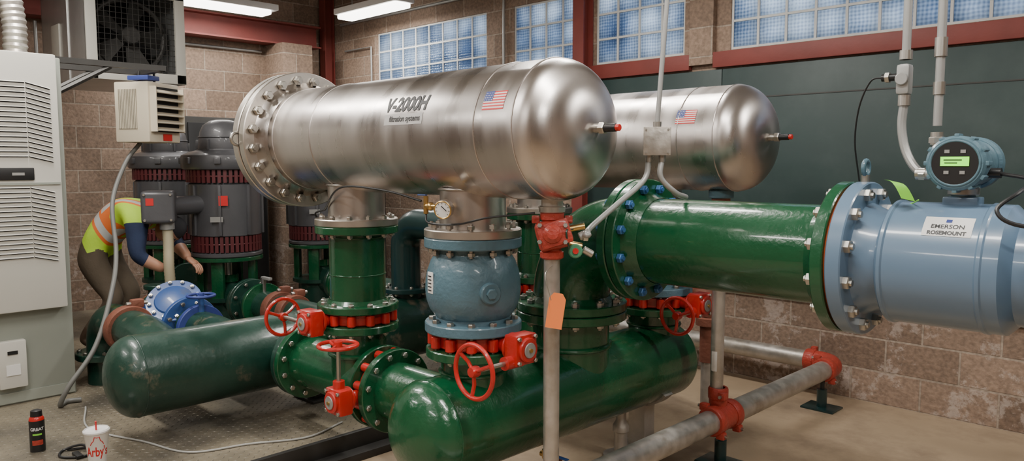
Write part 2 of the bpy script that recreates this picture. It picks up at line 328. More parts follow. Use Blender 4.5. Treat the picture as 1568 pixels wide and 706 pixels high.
# ---------------------------------------------------------------- filter vessels
R0=.254
LBL=pm('label_grey',(.52,.51,.50),.5)
def vessel(yc,zc,label=True):
    b=B('filter_vessel'); xl=-3.6; xr=-1.83
    b.lathe((xl,yc,zc),X,[(R0,0),(R0,xr-xl)]+[(r,xr-xl+h) for r,h in dome(R0,.165,16)],SS,96)
    for x in (-3.46,-3.12,-2.02,xr): b.torus((x,yc,zc),X,R0,.003,SS,seg=96,ss=8)
    b.disc((-3.60,yc,zc),X,.345,.05,SSF,hole=.2,seg=72); b.disc((-3.665,yc,zc),X,.345,.055,SSF,seg=72)
    b.lathe((-3.575,yc,zc),X,[(.29,0),(.27,.03),(R0,.07)],SS,72)
    b.bolts((-3.63,yc,zc),X,.302,20,.06,.0235,BOLT)
    b.torus((-3.64,yc-.345,zc),X,.03,.008,BOLT)
    tip=-1.668
    b.cyl((tip-.01,yc,zc),(tip+.03,yc,zc),.016,BOLT); b.hexn((tip+.02,yc,zc),X,.022,.02,BOLT)
    b.cyl((tip+.04,yc,zc),(tip+.085,yc,zc),.014,BLACK,bev=.002); b.cyl((tip+.085,yc,zc),(tip+.10,yc,zc),.012,RED,bev=.002)
    for x in (-3.13,-2.3):
        b.cyl((x,yc,1.235),(x,yc,zc-.1),.134,SSN,seg=48); b.torus((x,yc,zc-.222),Z,.137,.006,SSN)
        b.disc((x,yc,1.222),Z,.198,.034,SSF)
    def f(x0,s0,off=.0012):
        def g(u,v):
            ph=(s0+v)/R0; r=R0+off; return V((x0+u,yc-r*math.cos(ph),zc+r*math.sin(ph)))
        return g
    if label:
        b.text('V-2000H',.085,f(-2.43,.112),INK,bold=.0034,shear=.12,w=.84)
        b.patch(-.12,.12,-.022,.022,f(-2.43,.052,.0008),LBL)
        b.text('filtration systems',.032,f(-2.42,.053,.002),INK,bold=.0007,w=.88)
    xf=-1.93 if label else -1.98
    F=f(xf,.1); w,h=.105,.07
    for i in range(13): b.patch(-w/2,w/2,h/2-(i+1)*h/13,h/2-i*h/13,F,REDI if i%2==0 else WHITE,6,1)
    G=f(xf,.1,.002); b.patch(-w/2,-w*.08,h/2-7*h/13,h/2,G,NAVYI,3,3)
    S=f(xf,.1,.0028)
    for i in range(5):
        for j in range(4):
            u=-w/2+.005+i*.0085; v=h/2-.006-j*.0088; b.patch(u,u+.003,v-.003,v,S,WHITE,1,1)
    return b.done()
vessel(2.1,1.62); vessel(3.4,1.62,False)
# ---------------------------------------------------------------- headers
def header(name,x,y0,y1,z,r,mat,feet):
    b=B(name)
    pr=[(a,-c) for a,c in dome(r,.13,12)][::-1]+[(r,y1-y0)]+[(a,y1-y0+c) for a,c in dome(r,.1,12)][1:]
    b.lathe((x,y0,z),Y,pr,mat,64); b.torus((x,y0,z),Y,r,.003,mat,seg=64)
    for (fy,zb,m2) in feet:
        b.box((x,fy,(zb+z-r*.8)/2),(.1,.09,z-r*.8-zb),m2); b.box((x,fy,zb+.008),(.22,.18,.016),m2,bev=.003)
        pts=[V((x+ (r+.006)*math.sin(a),fy,z-(r+.006)*math.cos(a))) for a in [i*.1-.9 for i in range(19)]]
        for p,q in zip(pts,pts[1:]):
            m_=(p+q)/2; d=(q-p).normalized(); rot=Matrix((d,Y,d.cross(Y))).transposed(); b.box(m_,((q-p).length*1.05,.07,.012),m2,rot=rot)
    return b
b=header('pipe_header',-3.95,1.33,4.5,.45,.203,DGREEN,[(2.35,.12,DSTEEL),(4.1,.12,DSTEEL)])
b.cyl((-3.95,2.1,.45),(-3.66,2.1,.45),.134,DGREEN); b.cyl((-3.95,3.4,.45),(-3.66,3.4,.45),.134,DGREEN)
b.done()
b=header('pipe_header',-2.3,1.86,3.5,.45,.203,GREEN,[(2.0,0,GALV),(3.3,0,GALV)])
for yy in (2.1,3.4):
    b.cyl((-2.3,yy,.5),(-2.3,yy,.73),.134,GREEN,seg=48); b.torus((-2.3,yy,.655),Z,.137,.008,GREEN); b.disc((-2.3,yy,.737),Z,.195,.036,GREEN)
b.cyl((-2.3,2.72,.5),(-2.3,2.72,.8),.178,GREEN,seg=56); b.torus((-2.3,2.72,.66),Z,.182,.012,GREEN)
b.disc((-2.3,2.72,.805),Z,.258,.04,GREEN)
b.done()
b=B('adjustable_pipe_stand')
b.lathe((-2.3,3.12,0),Z,[(0,0),(.09,0),(.09,.012),(.034,.012),(.034,.13),(.042,.135),(.042,.165),(.026,.19),(.026,.25),(0,.25)],GALV,24); b.done()
b=B('drain_ball_valve')
b.cyl((-2.3,2.55,.26),(-2.3,2.55,.17),.012,BRASS); b.cyl((-2.3,2.55,.19),(-2.3,2.55,.15),.02,BRASS); b.cyl((-2.33,2.55,.165),(-2.22,2.55,.165),.014,BRASS)
b.ball((-2.25,2.55,.165),.022,BRASS); b.box((-2.2,2.52,.19),(.11,.02,.006),BBLUE,bev=.002); b.cyl((-2.25,2.535,.165),(-2.25,2.535,.19),.006,BOLT); b.cyl((-2.22,2.55,.165),(-2.22,2.55,.12),.013,RUST); b.done()
# ---------------------------------------------------------------- valves
def handwheel(b,c,ax,R,mat):
    b.torus(c,ax,R,.009,mat,seg=44,ss=10); x,y,z=basis(ax); c=V(c)
    b.lathe(c-z*.018,z,[(0,0),(.02,0),(.022,.01),(.018,.034),(0,.036)],mat,18)
    for i in range(3):
        a=2*pi*i/3+.4; d=x*math.cos(a)+y*math.sin(a); b.tube([c+d*.01,c+d*R*.5-z*.008,c+d*R],.0075,mat,8)
def bfly(c,ax,stem,wdir,wlen,drop=V((0,0,0)),R=.09,slen=.27,size=1):
    b=B('butterfly_valve'); c=V(c); ax=V(ax); stem=V(stem); wdir=V(wdir)
    b.disc(c,ax,.155,.056,RED,bev=.006)
    x,y,z=basis(ax)
    for i in range(12):
        a=2*pi*(i+.5)/12; p=c+x*(.168*math.cos(a))+y*(.168*math.sin(a)); b.cyl(p-z*.026,p+z*.026,.021,RED,seg=14,bev=.004)
    b.bolts(c,ax,.168,12,.064,.0145,BOLT)
    g=c+stem*slen
    b.cyl(c+stem*.12,g,.03,RED); b.disc(c+stem*(slen-.045),stem,.055,.016,RED)
    third=stem.cross(wdir).normalized(); rot=Matrix((stem,wdir,third)).transposed()
    b.box(g,(.07,.115,.12),RED,rot=rot,bev=.012); b.cyl(g+stem*.03,g+stem*.048,.048,RED,bev=.004,seg=32); b.cyl(g+stem*.048,g+stem*.054,.03,GREY,bev=.002); b.cyl(g+stem*.054,g+stem*.06,.008,BRASS)
    for sx in(-1,1):
        for sy in(-1,1): b.hexn(g+stem*.034+wdir*(.044*sx)+third*(.047*sy),stem,.009,.009,BOLT)
    q=g+drop; b.cyl(q,q+wdir*.09,.026,RED); b.cyl(q+wdir*.08,q+wdir*wlen,.0095,BOLT); handwheel(b,q+wdir*wlen,wdir,R,RED)
    b.done()
bfly((-3.13,2.1,.765),Z,-Y,-X,.26,drop=V((0,0,-.01)),slen=.26,R=.088)
bfly((-2.3,2.1,.787),Z,X,-Y,.245,drop=V((0,0,-.045)),slen=.27,R=.1)
bfly((-2.89,2.1,.45),X,-Y,Z,.25,slen=.27,R=.085)
bfly((-2.3,3.4,.787),Z,X,-Y,.2,drop=V((0,0,-.03)),slen=.27,R=.09)
bfly((-3.13,3.4,.765),Z,-Y,-X,.2,slen=.26,R=.088)
for yc in (2.1,3.4):
    b=B('flanged_pipe_spool'); x=-3.13
    b.cyl((x,yc,.83),(x,yc,1.18),.134,GREEN,seg=48); b.disc((x,yc,1.186),Z,.198,.036,GREEN); b.disc((x,yc,.813),Z,.195,.036,GREEN)
    b.lathe((x,yc,.83),Z,[(.15,0),(.136,.02)],GREEN); b.torus((x,yc,.97),Z,.134,.003,GREEN); b.torus((x,yc,1.15),Z,.134,.004,GREEN)
    b.bolts((x,yc,1.204),Z,.168,12,.036,.0145,BOLT); b.done()
for yc in (2.1,3.4):
    b=B('flanged_pipe_tee')
    b.disc((-3.6,yc,.45),X,.195,.036,GREEN); b.disc((-3.64,yc,.45),X,.195,.036,DGREEN); b.bolts((-3.62,yc,.45),X,.165,12,.04,.0145,BOLT)
    b.cyl((-3.6,yc,.45),(-2.93,yc,.45),.134,GREEN,seg=48); b.cyl((-3.13,yc,.45),(-3.13,yc,.72),.134,GREEN,seg=48); b.torus((-3.13,yc,.585),Z,.138,.012,GREEN)
    b.disc((-3.13,yc,.717),Z,.195,.036,GREEN); b.disc((-2.94,yc,.45),X,.195,.036,GREEN)
    b.done()
b=B('flanged_pipe_spool'); b.disc((-2.84,2.1,.45),X,.195,.036,GREEN); b.cyl((-2.84,2.1,.45),(-2.42,2.1,.45),.134,GREEN,seg=48); b.torus((-2.49,2.1,.45),X,.138,.008,GREEN); b.done()
def check(yc):
    b=B('check_valve'); x=-2.3
    pr=[(.12,.822),(.195,.822),(.198,.826),(.198,.858),(.195,.862),(.152,.864),(.15,.88),(.16,.89),(.178,.915),(.19,.95),(.195,.99),(.193,1.03),(.186,1.07),(.172,1.11),(.155,1.135),(.15,1.15),(.152,1.162),(.195,1.164),(.198,1.168),(.198,1.2),(.195,1.204),(.12,1.204)]
    b.lathe((x,yc,0),Z,pr,BLUEV,64)
    b.bolts((x,yc,1.2),Z,.168,12,.046,.0155,BOLT)
    x2,y2,_=basis(Z)
    for i in range(12):
        a=2*pi*(i+.5)/12; p=V((x,yc,.862))+x2*(.168*math.cos(a))+y2*(.168*math.sin(a)); b.hexn(p,Z,.0155,.015,BOLT)
    d=V((.92,-.39,0)); c=V((x,yc,1.0)); b.cyl(c+d*.15,c+d*.212,.042,BLUEV,bev=.005); b.hexn(c+d*.21,d,.022,.014,BLUEV)
    d=V((-.22,-.975,0)); t=Z.cross(d).normalized(); rot=Matrix((t,d,Z)).transposed()
    b.box(c+d*.194+Z*.03,(.04,.006,.085),WHITE,rot=rot,bev=.002)
    for k in range(5): b.box(c+d*.198+Z*(.0+k*.014),(.026,.002,.004),INK,rot=rot)
    b.done()
check(2.1); check(3.4)
# ---------------------------------------------------------------- outlet elbow and big pipe
ZC=1.175; YC=2.72
b=B('flanged_pipe_elbow'); R=.29
b.disc((-2.3,YC,.848),Z,.258,.04,GREEN); b.bolts((-2.3,YC,.827),Z,.222,12,.042,.018,BOLT)
b.lathe((-2.3,YC,.862),Z,[(.2,0),(.18,.03)],GREEN,48)
pts=[V((-2.3,YC,.86))]+arc((-2.3+R,YC,ZC-R),-X,Z,R,0,pi/2,20)+[V((-1.93,YC,ZC))]
b.tube(pts,.178,GREEN,48); b.torus((-2.0,YC,ZC),X,.18,.006,GREEN)
b.disc((-1.935,YC,ZC),X,.258,.04,GREEN,seg=64); b.bolts((-1.912,YC,ZC),X,.222,12,.044,.02,BBOLT); b.done()
b=B('flanged_pipe_spool')
b.disc((-1.89,YC,ZC),X,.258,.04,GREEN,seg=64); b.lathe((-1.87,YC,ZC),X,[(.205,0),(.18,.06)],GREEN,64)
b.cyl((-1.88,YC,ZC),(-1.04,YC,ZC),.178,GREEN,seg=64); b.lathe((-1.12,YC,ZC),X,[(.18,0),(.205,.06)],GREEN,64)
b.disc((-1.045,YC,ZC),X,.262,.042,GREEN,seg=64); b.done()
# ---------------------------------------------------------------- flow meter
b=B('flow_meter')
b.disc((-1.02,YC,ZC),X,.25,.008,GASKET,seg=64); b.disc((-.99,YC,ZC),X,.262,.05,METER,seg=72)
b.bolts((-1.017,YC,ZC),X,.226,12,.05,.022,BOLT)
b.lathe((-.965,YC,ZC),X,[(.19,0),(.168,.05),(.168,.07),(.2,.085),(.205,.09),(.205,.10),(.2,.105),(.2,.36),(.204,.365),(.204,.375),(.2,.38),(.2,.42),(.168,.45),(.168,.5),(.19,.53)],METER,72)
b.disc((-.41,YC,ZC),X,.262,.05,METER,seg=72); b.bolts((-.385,YC,ZC),X,.226,12,.05,.022,BOLT); b.disc((-.36,YC,ZC),X,.262,.05,GREEN,seg=64); b.cyl((-.36,YC,ZC),(2.55,YC,ZC),.178,GREEN,seg=48)
b.cyl((-.99,YC,ZC+.26),(-.99,YC,ZC+.285),.014,BOLT); b.torus((-.99,YC,ZC+.31),X,.024,.008,BLUEV)
def fm(x0,s0,off=.001):
    def g(u,v):
        ph=(s0+v)/.2; r=.2+off; return V((x0+u,YC-r*math.cos(ph),ZC+r*math.sin(ph)))
    return g
b.patch(-.068,.068,-.037,.037,fm(-.69,.148,.0012),WHITE,8,8)
b.text('EMERSON',.021,fm(-.69,.145,.002),INK,bold=.0003); b.text('ROSEMOUNT',.0175,fm(-.69,.122,.002),INK,bold=.0008)
b.patch(-.008,.008,-.006,.006,fm(-.69,.168,.002),NAVYI,1,1)
tx=-.69; tz=1.50
b.box((tx,YC,ZC+.205),(.1,.08,.03),METER,bev=.006); b.cyl((tx,YC,ZC+.21),(tx,YC,tz-.06),.034,BLUEV,bev=.003); b.cyl((tx,YC,ZC+.225),(tx,YC,ZC+.25),.045,BOLT,bev=.003)
b.box((tx,YC+.02,tz-.075),(.07,.07,.03),BLUEV,bev=.006)
b.cyl((tx,YC-.085,tz),(tx,YC+.12,tz),.074,BLUEV,bev=.006,seg=48)
b.cyl((tx,YC-.11,tz),(tx,YC-.055,tz),.084,BLUEV,bev=.008,seg=48); b.cyl((tx,YC+.075,tz),(tx,YC+.125,tz),.084,BLUEV,bev=.008,seg=48)
for i in range(12):
    a=2*pi*i/12; b.box((tx+.083*math.cos(a),YC-.082,tz+.083*math.sin(a)),(.014,.046,.014),BLUEV,rot=Matrix.Rotation(-a,3,'Y'),bev=.003)
b.cyl((tx,YC-.112,tz),(tx,YC-.108,tz),.066,BLACK,seg=40); b.torus((tx,YC-.11,tz),Y,.068,.004,BLUEV)
b.box((tx,YC-.113,tz+.006),(.078,.004,.028),em('lcd_green',(.25,.95,.05),1.1)); 
for sx in(-1,1):
    b.box((tx+sx*.022,YC-.113,tz-.028),(.014,.003,.01),GREY); b.box((tx+sx*.022,YC-.113,tz+.036),(.014,.003,.01),GREY)
b.box((tx-.005,YC-.1155,tz+.01),(.05,.001,.003),DARK); b.box((tx-.01,YC-.1155,tz+.001),(.035,.001,.003),DARK)
b.cyl((tx-.06,YC,tz-.035),(tx-.125,YC,tz-.035),.018,GREY); b.hexn((tx-.13,YC,tz-.035),X,.022,.02,BOLT)
b.cyl((tx+.06,YC,tz-.03),(tx+.1,YC,tz-.03),.016,BLACK)
b.done()
b=B('signal_cable'); b.cable([(tx+.09,YC,tz-.03),(-.5,2.68,1.45),(-.50,2.52,1.42),(-.54,2.46,1.37),(-.48,2.46,1.33),(-.3,2.5,1.33)],.006,BLACK); b.done()
b=B('inspection_tag'); b.patch(0,1,0,1,lambda u,v:V((-.80-.055*v-.03*u,2.62-.035*u,1.38+.01*u+.055*v+.02*math.sin(v*3))),LGREEN,6,6); b.cable([(-.79,2.62,1.385),(-.83,2.68,1.37),(-.9,2.72,1.36)],.002,LGREEN); b.done()
b=B('electrical_conduit')
b.cyl((-.78,2.74,H),(-.78,2.74,1.62),.0135,GREY); b.cyl((-.78,2.74,1.9),(-.78,2.74,1.84),.019,BOLT); b.cyl((-.78,2.74,1.76),(-.78,2.74,1.72),.018,BOLT)
b.cyl((-.78,2.74,1.6),(-.78,2.74,1.56),.019,BOLT); b.hexn((-.78,2.74,1.565),Z,.024,.02,BOLT)
b.tube([V((-.78,2.74,1.57))]+arc((-.75,2.74,1.50),-X,-Z,.03,0,pi/2,8),.013,BOLT); b.cyl((-.80,2.735,1.468),(-.81,2.73,1.468),.018,GREY)
b.cyl((-.80,2.72,1.466),(-.83,2.72,1.466),.02,BOLT); b.done()
b=B('electrical_conduit')
b.cyl((-.884,2.74,H),(-.884,2.74,1.84),.0135,GREY); b.cyl((-.884,2.74,1.87),(-.884,2.74,1.84),.02,BOLT)
b.box((-.884,2.735,1.775),(.042,.05,.1),GREY,bev=.012); b.cyl((-.884,2.71,1.775),(-.884,2.70,1.775),.02,GREY,bev=.002)
b.cyl((-.905,2.735,1.785),(-.955,2.735,1.785),.012,BLACK); b.hexn((-.93,2.735,1.785),-X,.018,.015,BOLT)
b.cyl((-.884,2.74,1.725),(-.884,2.74,1.69),.019,BOLT)
b.cable([(-.884,2.74,1.70),(-.888,2.74,1.62),(-.87,2.735,1.54),(-.83,2.72,1.48),(-.79,2.72,1.463)],.014,GREY,rf=None); b.done()
b=B('signal_cable'); b.cable([(-.95,2.735,1.785),(-1.0,2.76,1.78),(-1.05,2.8,1.70),(-1.08,2.85,1.58),(-1.08,2.9,1.45),(-1.07,2.93,1.32)],.003,BLACK); b.done()
# ---------------------------------------------------------------- drain lines
b=B('drain_pipe')
b.cyl((-1.87,2.1,.26),(-1.87,2.1,1.16),.030,GALV); b.cyl((-1.87,2.1,1.34),(-1.87,2.1,1.40),.04,GALV,bev=.003); b.cyl((-1.87,2.1,1.32),(-1.87,2.1,1.345),.048,BOLT,bev=.003); b.done()
b=B('drain_pipe')
b.cyl((-1.92,3.4,.26),(-1.92,3.4,1.3),.032,GALV); b.cyl((-1.92,3.4,1.28),(-1.92,3.4,1.40),.045,RUST,bev=.004); b.cyl((-1.92,3.4,1.33),(-1.92,3.4,1.37),.06,BLUEV,bev=.004)
b.patch(-.018,.018,-.05,.05,lambda u,v:V((-1.92+.0325*math.sin(u/.0325)*.9+.0,3.4-.0335*math.cos(u/.0325),.52+v)),WHITE,6,2); b.done()
b=B('drain_manifold_pipe'); zx=.235; xm=-1.89
b.cyl((xm,.9,zx),(xm,4.72,zx),.057,GALV,seg=32); b.tube([V((xm,4.7,zx))]+arc((xm-.1,4.72,zx),X,Y,.1,0,pi/2,10),.057,GALV,24)
b.cyl((-1.99,4.82,zx),(-3.85,4.82,zx),.057,GALV,seg=32); b.tube([V((-3.85,4.82,zx))]+arc((-3.85,4.82,zx-.09),Z,-X,.09,0,pi/2,8)+[V((-3.94,4.82,0))],.057,GALV,24)
def coupling(c,ax,r):
    c=V(c); ax=V(ax)
    b.lathe(c-ax*.03,ax,[(r,0),(r+.012,0),(r+.016,.008),(r+.016,.052),(r+.012,.06),(r,.06)],ORED,32)
    x,y,z=basis(ax)
    for s_ in(-1,1):
        for q in (x*.6+y*.8,):
            p=c+q.normalized()*(r+.022)*s_; b.box(p,(.042,.036,.038),ORED,rot=Matrix((x,y,z)).transposed(),bev=.008); b.cyl(p-x*.035,p+x*.035,.008,BOLT,seg=8)
for yy in (3.32,3.48): coupling((xm,yy,zx),Y,.057)
b.cyl((xm,3.30,zx),(xm,3.5,zx),.066,ORED); b.cyl((xm-.02,3.4,zx),(xm-.02,3.4,zx+.11),.045,ORED,bev=.004); coupling((xm-.02,3.4,zx+.12),Z,.034)
b.tube([V((xm,4.66,zx))]+arc((xm-.1,4.72,zx),X,Y,.1,0,pi/2,10)+[V((-2.04,4.82,zx))],.066,ORED,24); coupling((xm,4.65,zx),Y,.057); coupling((-2.05,4.82,zx),X,.057)
coupling((-3.35,4.82,zx),X,.057); coupling((xm,2.02,zx),Y,.057); coupling((xm,2.18,zx),Y,.057); b.cyl((xm,2.1,zx),(xm+.02,2.1,zx+.1),.045,ORED)
for yy in (3.4,4.62,1.3):
    b.box((xm,yy,.006),(.2,.16,.012),TEAL,bev=.003); b.cyl((xm,yy,0),(xm,yy,.12),.03,TEAL); b.cyl((xm,yy,.1),(xm,yy,.19),.014,BLACK)
b.done()
b=B('grooved_pipe_elbow'); b.tube(arc((-2.5,4.1,.62),X,Z,.12,-.3,1.7,12),.055,RUST,20); b.cyl((-2.38,4.1,.6),(-2.38,4.1,.3),.05,RUST); b.lathe((-2.38,4.1,.52),Z,[(.05,0),(.075,.005),(.075,.05),(.05,.055)],RUST); b.cyl((-2.38,4.1,.0),(-2.38,4.1,.3),.04,GALV); b.done()
# actuated valve on first drain
b=B('actuated_drain_valve'); c=V((-1.87,2.1,1.24))
b.lathe((-1.87,2.1,1.15),Z,[(0,0),(.036,0),(.044,.006),(.044,.026),(.034,.032),(.036,.14),(.044,.146),(.044,.168),(.036,.175),(0,.175)],ORED,32)
r1=Matrix.Rotation(math.radians(-47),3,'Z')@Matrix.Rotation(math.radians(14),3,'X')
b.box(c+V((0,0,.0)),(.095,.115,.11),ORED,rot=r1,bev=.026)
d=V((.68,-.72,.12)).normalized(); x,y,z=basis(d); fr=Matrix((x,y,z)).transposed()
b.box(c+d*.05+x*.008,(.12,.092,.03),ORED,rot=fr@Matrix.Rotation(.3,3,'Z'),bev=.012); b.lathe(c+d*.06,d,[(.036,0),(.034,.012),(.02,.024),(0,.026)],ORED,24)
for sx in(-1,1):
    for sy in(-1,1): b.hexn(c+d*.063+x*(.046*sx)+y*(.03*sy),d,.009,.01,BOLT)
for s_ in(-1,1): b.box(c+x*.06*s_+V((0,0,.055)),(.03,.03,.022),ORED,rot=fr,bev=.006)
e=V((.711,.703,0))
b.cyl(c+e*.04+Z*-.03,c+e*.11+Z*-.045,.013,BRASS); b.cyl(c+e*.06+Z*.02,c+e*.12+Z*.03,.012,BRASS)
b.cyl(c+e*.085-Z*.062-d*.01,c+e*.085-Z*.062+d*.03,.026,pm('solenoid_green',(.06,.22,.12),.4),bev=.004); b.cyl(c+e*.085-Z*.062+d*.03,c+e*.085-Z*.062+d*.036,.011,RED)
b.cyl(c+e*.115-Z*.055,c+e*.15-Z*.075,.014,BOLT,bev=.002); b.cyl(c+e*.1-Z*.01,c+e*.14+Z*.01,.016,GREY,bev=.003); b.hexn(c+e*.115-Z*.005,e,.021,.018,BOLT)
b.cable([c+e*.08+Z*.02,c+e*.05+d*.07+Z*.01,c+e*.06+d*.05-Z*.05],.0035,DGREEN); b.done()
b=B('hanging_tag'); p=V((-1.845,2.055,1.10))
b.cable([p+V((0,.02,.03)),p+V((.01,-.03,0)),p+V((.03,-.02,-.09))],.0015,BOLT)
rt=Matrix.Rotation(math.radians(38),3,'Z')@Matrix.Rotation(math.radians(8),3,'Y')
vs=[(-.03,0,-.065),(.03,0,-.065),(.03,0,.045),(.016,0,.065),(-.016,0,.065),(-.03,0,.045)]
q=p+V((.035,-.0,-.13)); fv=[q+rt@V(v) for v in vs]; bk=[w+rt@V((0,.001,0)) for w in fv]
b.add(fv+bk,[list(range(6)),[11,10,9,8,7,6]]+[[i,(i+1)%6,(i+1)%6+6,i+6] for i in range(6)],ORANGE); b.done()
b=B('junction_box'); c=V((-1.71,2.53,1.585)); rt=Matrix.Rotation(math.radians(35),3,'Z')
b.box(c,(.1,.06,.105),GREY,rot=rt,bev=.006); b.box(c+rt@V((0,-.032,0)),(.104,.006,.109),GALV,rot=rt,bev=.002)
for sx in(-1,1):
    for sz in(-1,1): b.cyl(c+rt@V((.042*sx,-.034,.044*sz)),c+rt@V((.042*sx,-.038,.044*sz)),.004,BOLT,seg=8)
b.cyl(c+Z*.05,c+Z*.075,.016,BOLT); b.cyl(c+Z*.07,(-1.63,2.62,H),.0095,GREY,seg=12)
b.cyl(c+rt@V((-.03,0,-.05)),c+rt@V((-.03,0,-.08)),.014,BOLT); b.cyl(c+rt@V((.02,0,-.05)),c+rt@V((.02,0,-.08)),.014,BOLT)
b.cable([c+rt@V((-.03,0,-.07)),c+V((-.03,-.04,-.15)),c+V((-.06,-.17,-.24)),c+V((-.08,-.3,-.32)),c+V((-.06,-.36,-.345)),c+V((-.055,-.345,-.345))],.011,GREY,seg=12)
b.cable([c+rt@V((.02,0,-.07)),c+V((.02,.0,-.14)),c+V((.05,.06,-.2)),c+V((.04,.15,-.22))],.011,GREY,seg=12); b.done()
b=B('pressure_gauge'); g=V((-2.245,1.90,1.325)); d=V((.45,-.85,-.15)).normalized()
b.cyl(g-d*.02,g+d*.012,.036,SSF,bev=.003,seg=32); b.cyl(g+d*.012,g+d*.014,.032,WHITE,seg=32); b.torus(g+d*.013,d,.033,.003,BRASS)
x,y,z=basis(d); b.box(g+d*.016+x*.006+y*.006,(.003,.028,.001),INK,rot=Matrix((x,y,z)).transposed()@Matrix.Rotation(.8,3,'Z'))
for i in range(9):
    a=-.7+i*.57; b.box(g+d*.0155+x*(.026*math.cos(a))+y*(.026*math.sin(a)),(.006,.0016,.001),INK,rot=Matrix((x,y,z)).transposed()@Matrix.Rotation(a,3,'Z'))
b.cyl(g-d*.02,(-2.30,1.975,1.33),.009,BRASS); b.cyl((-2.30,1.93,1.33),(-2.39,1.93,1.33),.01,BRASS); b.ball((-2.36,1.93,1.33),.017,BRASS); b.cyl((-2.39,1.93,1.30),(-2.39,1.93,1.37),.01,BRASS); b.box((-2.40,1.92,1.375),(.05,.012,.006),BBLUE,bev=.002)
b.cyl((-2.36,1.93,1.33),(-2.35,1.98,1.33),.008,BRASS); b.done()
b=B('signal_cable'); b.cable([(-3.20,1.97,1.28),(-3.05,1.93,1.37),(-2.85,1.88,1.40),(-2.6,1.9,1.385),(-2.42,1.93,1.35)],.0045,BLACK)
b.cable([(-2.39,1.93,1.30),(-2.36,1.92,1.265),(-2.2,1.93,1.268),(-2.05,1.95,1.30),(-1.9,2.04,1.32)],.004,BLACK); b.cable([(-3.2,1.97,1.28),(-3.27,1.96,1.26),(-3.3,2.0,1.22)],.0045,BLACK); b.done()
# ---------------------------------------------------------------- background riser with elbow
b=B('riser_pipe'); b.tube([V((-3.95,3.02,.6)),V((-3.95,3.02,.97))]+arc((-3.8,3.02,.97),-X,Z,.15,0,pi/2,12)+[V((-3.35,3.02,1.12))],.095,TEAL,28); b.disc((-3.95,3.02,.69),Z,.15,.03,TEAL); b.disc((-3.4,3.02,1.12),X,.15,.03,TEAL)
b.bolts((-3.95,3.02,.69),Z,.125,8,.016,.012,BOLT); b.done()
# ---------------------------------------------------------------- pumps
def pump(x,y,box=False,label=True):
    b=B('vertical_turbine_pump')
    b.lathe((x,y,0),Z,[(0,.12),(.3,.12),(.3,.15),(.2,.155),(.19,.42),(.24,.44),(.24,.47),(0,.47)],DGREEN,40); b.bolts((x,y,.135),Z,.27,8,.016,.016,BOLT)
    b.cyl((x,y,.45),(x+.36,y,.45),.12,DGREEN,seg=32); b.disc((x+.36,y,.45),X,.18,.035,DGREEN)
    for i in range(4):
        a=pi/4+i*pi/2; p=V((x+.2*math.cos(a),y+.2*math.sin(a),.61)); b.box(p,(.05,.09,.3),GREEN,rot=Matrix.Rotation(a,3,'Z'),bev=.006)
    b.cyl((x,y,.45),(x,y,.76),.035,BOLT); b.disc((x,y,.6),Z,.08,.06,GREEN); b.disc((x,y,.765),Z,.27,.03,GREEN)
    pr=[(0,.78),(.26,.78),(.27,.79),(.27,.81),(.235,.83),(.235,.94),(.268,.95),(.27,1.34),(.24,1.36),(.24,1.44),(.305,1.455),(.315,1.47),(.318,1.53),(.31,1.56),(.26,1.585),(.20,1.60),(.195,1.61)]
    b.lathe((x,y,0),Z,pr,MOTOR,16)
    b.lathe((x,y,0),Z,[(.185,1.60),(.19,1.62),(.18,1.69),(.172,1.74),(.15,1.79),(.10,1.825),(.05,1.835),(0,1.837)],MOTOR,40); b.torus((x,y,1.70),Z,.181,.006,MOTOR)
    for i in range(6):
        a=i*pi/3; b.box((x+.187*math.cos(a),y+.187*math.sin(a),1.64),(.03,.02,.08),MOTOR,rot=Matrix.Rotation(a,3,'Z'),bev=.004)
    for z0,z1,r in((.825,.945,.255),(1.355,1.45,.275)):
        for i in range(44):
            a=2*pi*i/44; b.box((x+r*math.cos(a),y+r*math.sin(a),(z0+z1)/2),(.014,.024,z1-z0),MAROON,rot=Matrix.Rotation(a,3,'Z'))
        b.torus((x,y,(z0+z1)/2),Z,r,.007,MAROON,seg=40,ss=6)
    for i in range(8):
        a=i*pi/4+.2; b.box((x+.27*math.cos(a),y+.27*math.sin(a),1.145),(.03,.022,.38),MOTOR,rot=Matrix.Rotation(a,3,'Z'),bev=.004)
        b.box((x+.312*math.cos(a),y+.312*math.sin(a),1.52),(.04,.05,.05),MOTOR,rot=Matrix.Rotation(a,3,'Z'),bev=.008)
    d=V((.88,-.47,0)).normalized(); t=Z.cross(d); rot=Matrix((t,d,Z)).transposed()
    b.box(V((x,y,1.22))+d*.282,(.065,.004,.075),REDI,rot=rot); b.box(V((x,y,1.08))+d*.282-t*.05,(.09,.004,.04),GREY,rot=rot)
    if box:
        e=V((-5.66,2.13,1.19)); rot=Matrix.Rotation(-.45,3,'Z')
        b.box(e,(.24,.22,.23),MOTOR,rot=rot,bev=.03); b.cyl(e,(x+.02,y-.1,1.19),.07,MOTOR)
        for sx in(-1,1):
            for sz in(-1,1): b.hexn(e+rot@V((.122,.085*sx,.09*sz)),rot@X,.01,.01,BOLT)
        b.box(e+rot@V((.121,-.05,.04)),(.004,.05,.05),REDI,rot=rot)
        f=e+rot@V((.03,.05,-.12)); b.cyl(f+Z*.01,f-Z*.04,.05,GREY)
        b.cable([f-Z*.02,f+V((.01,0,-.15)),f+V((.03,-.01,-.3)),f+V((.02,0,-.5)),f+V((.0,.0,-.80))],.036,TAN,seg=14,sub=14,rf=lambda i:.035+.002*(i%2))
    b.done()
pump(-5.83,2.70,box=True); pump(-6.15,3.72); pump(-7.1,2.75)
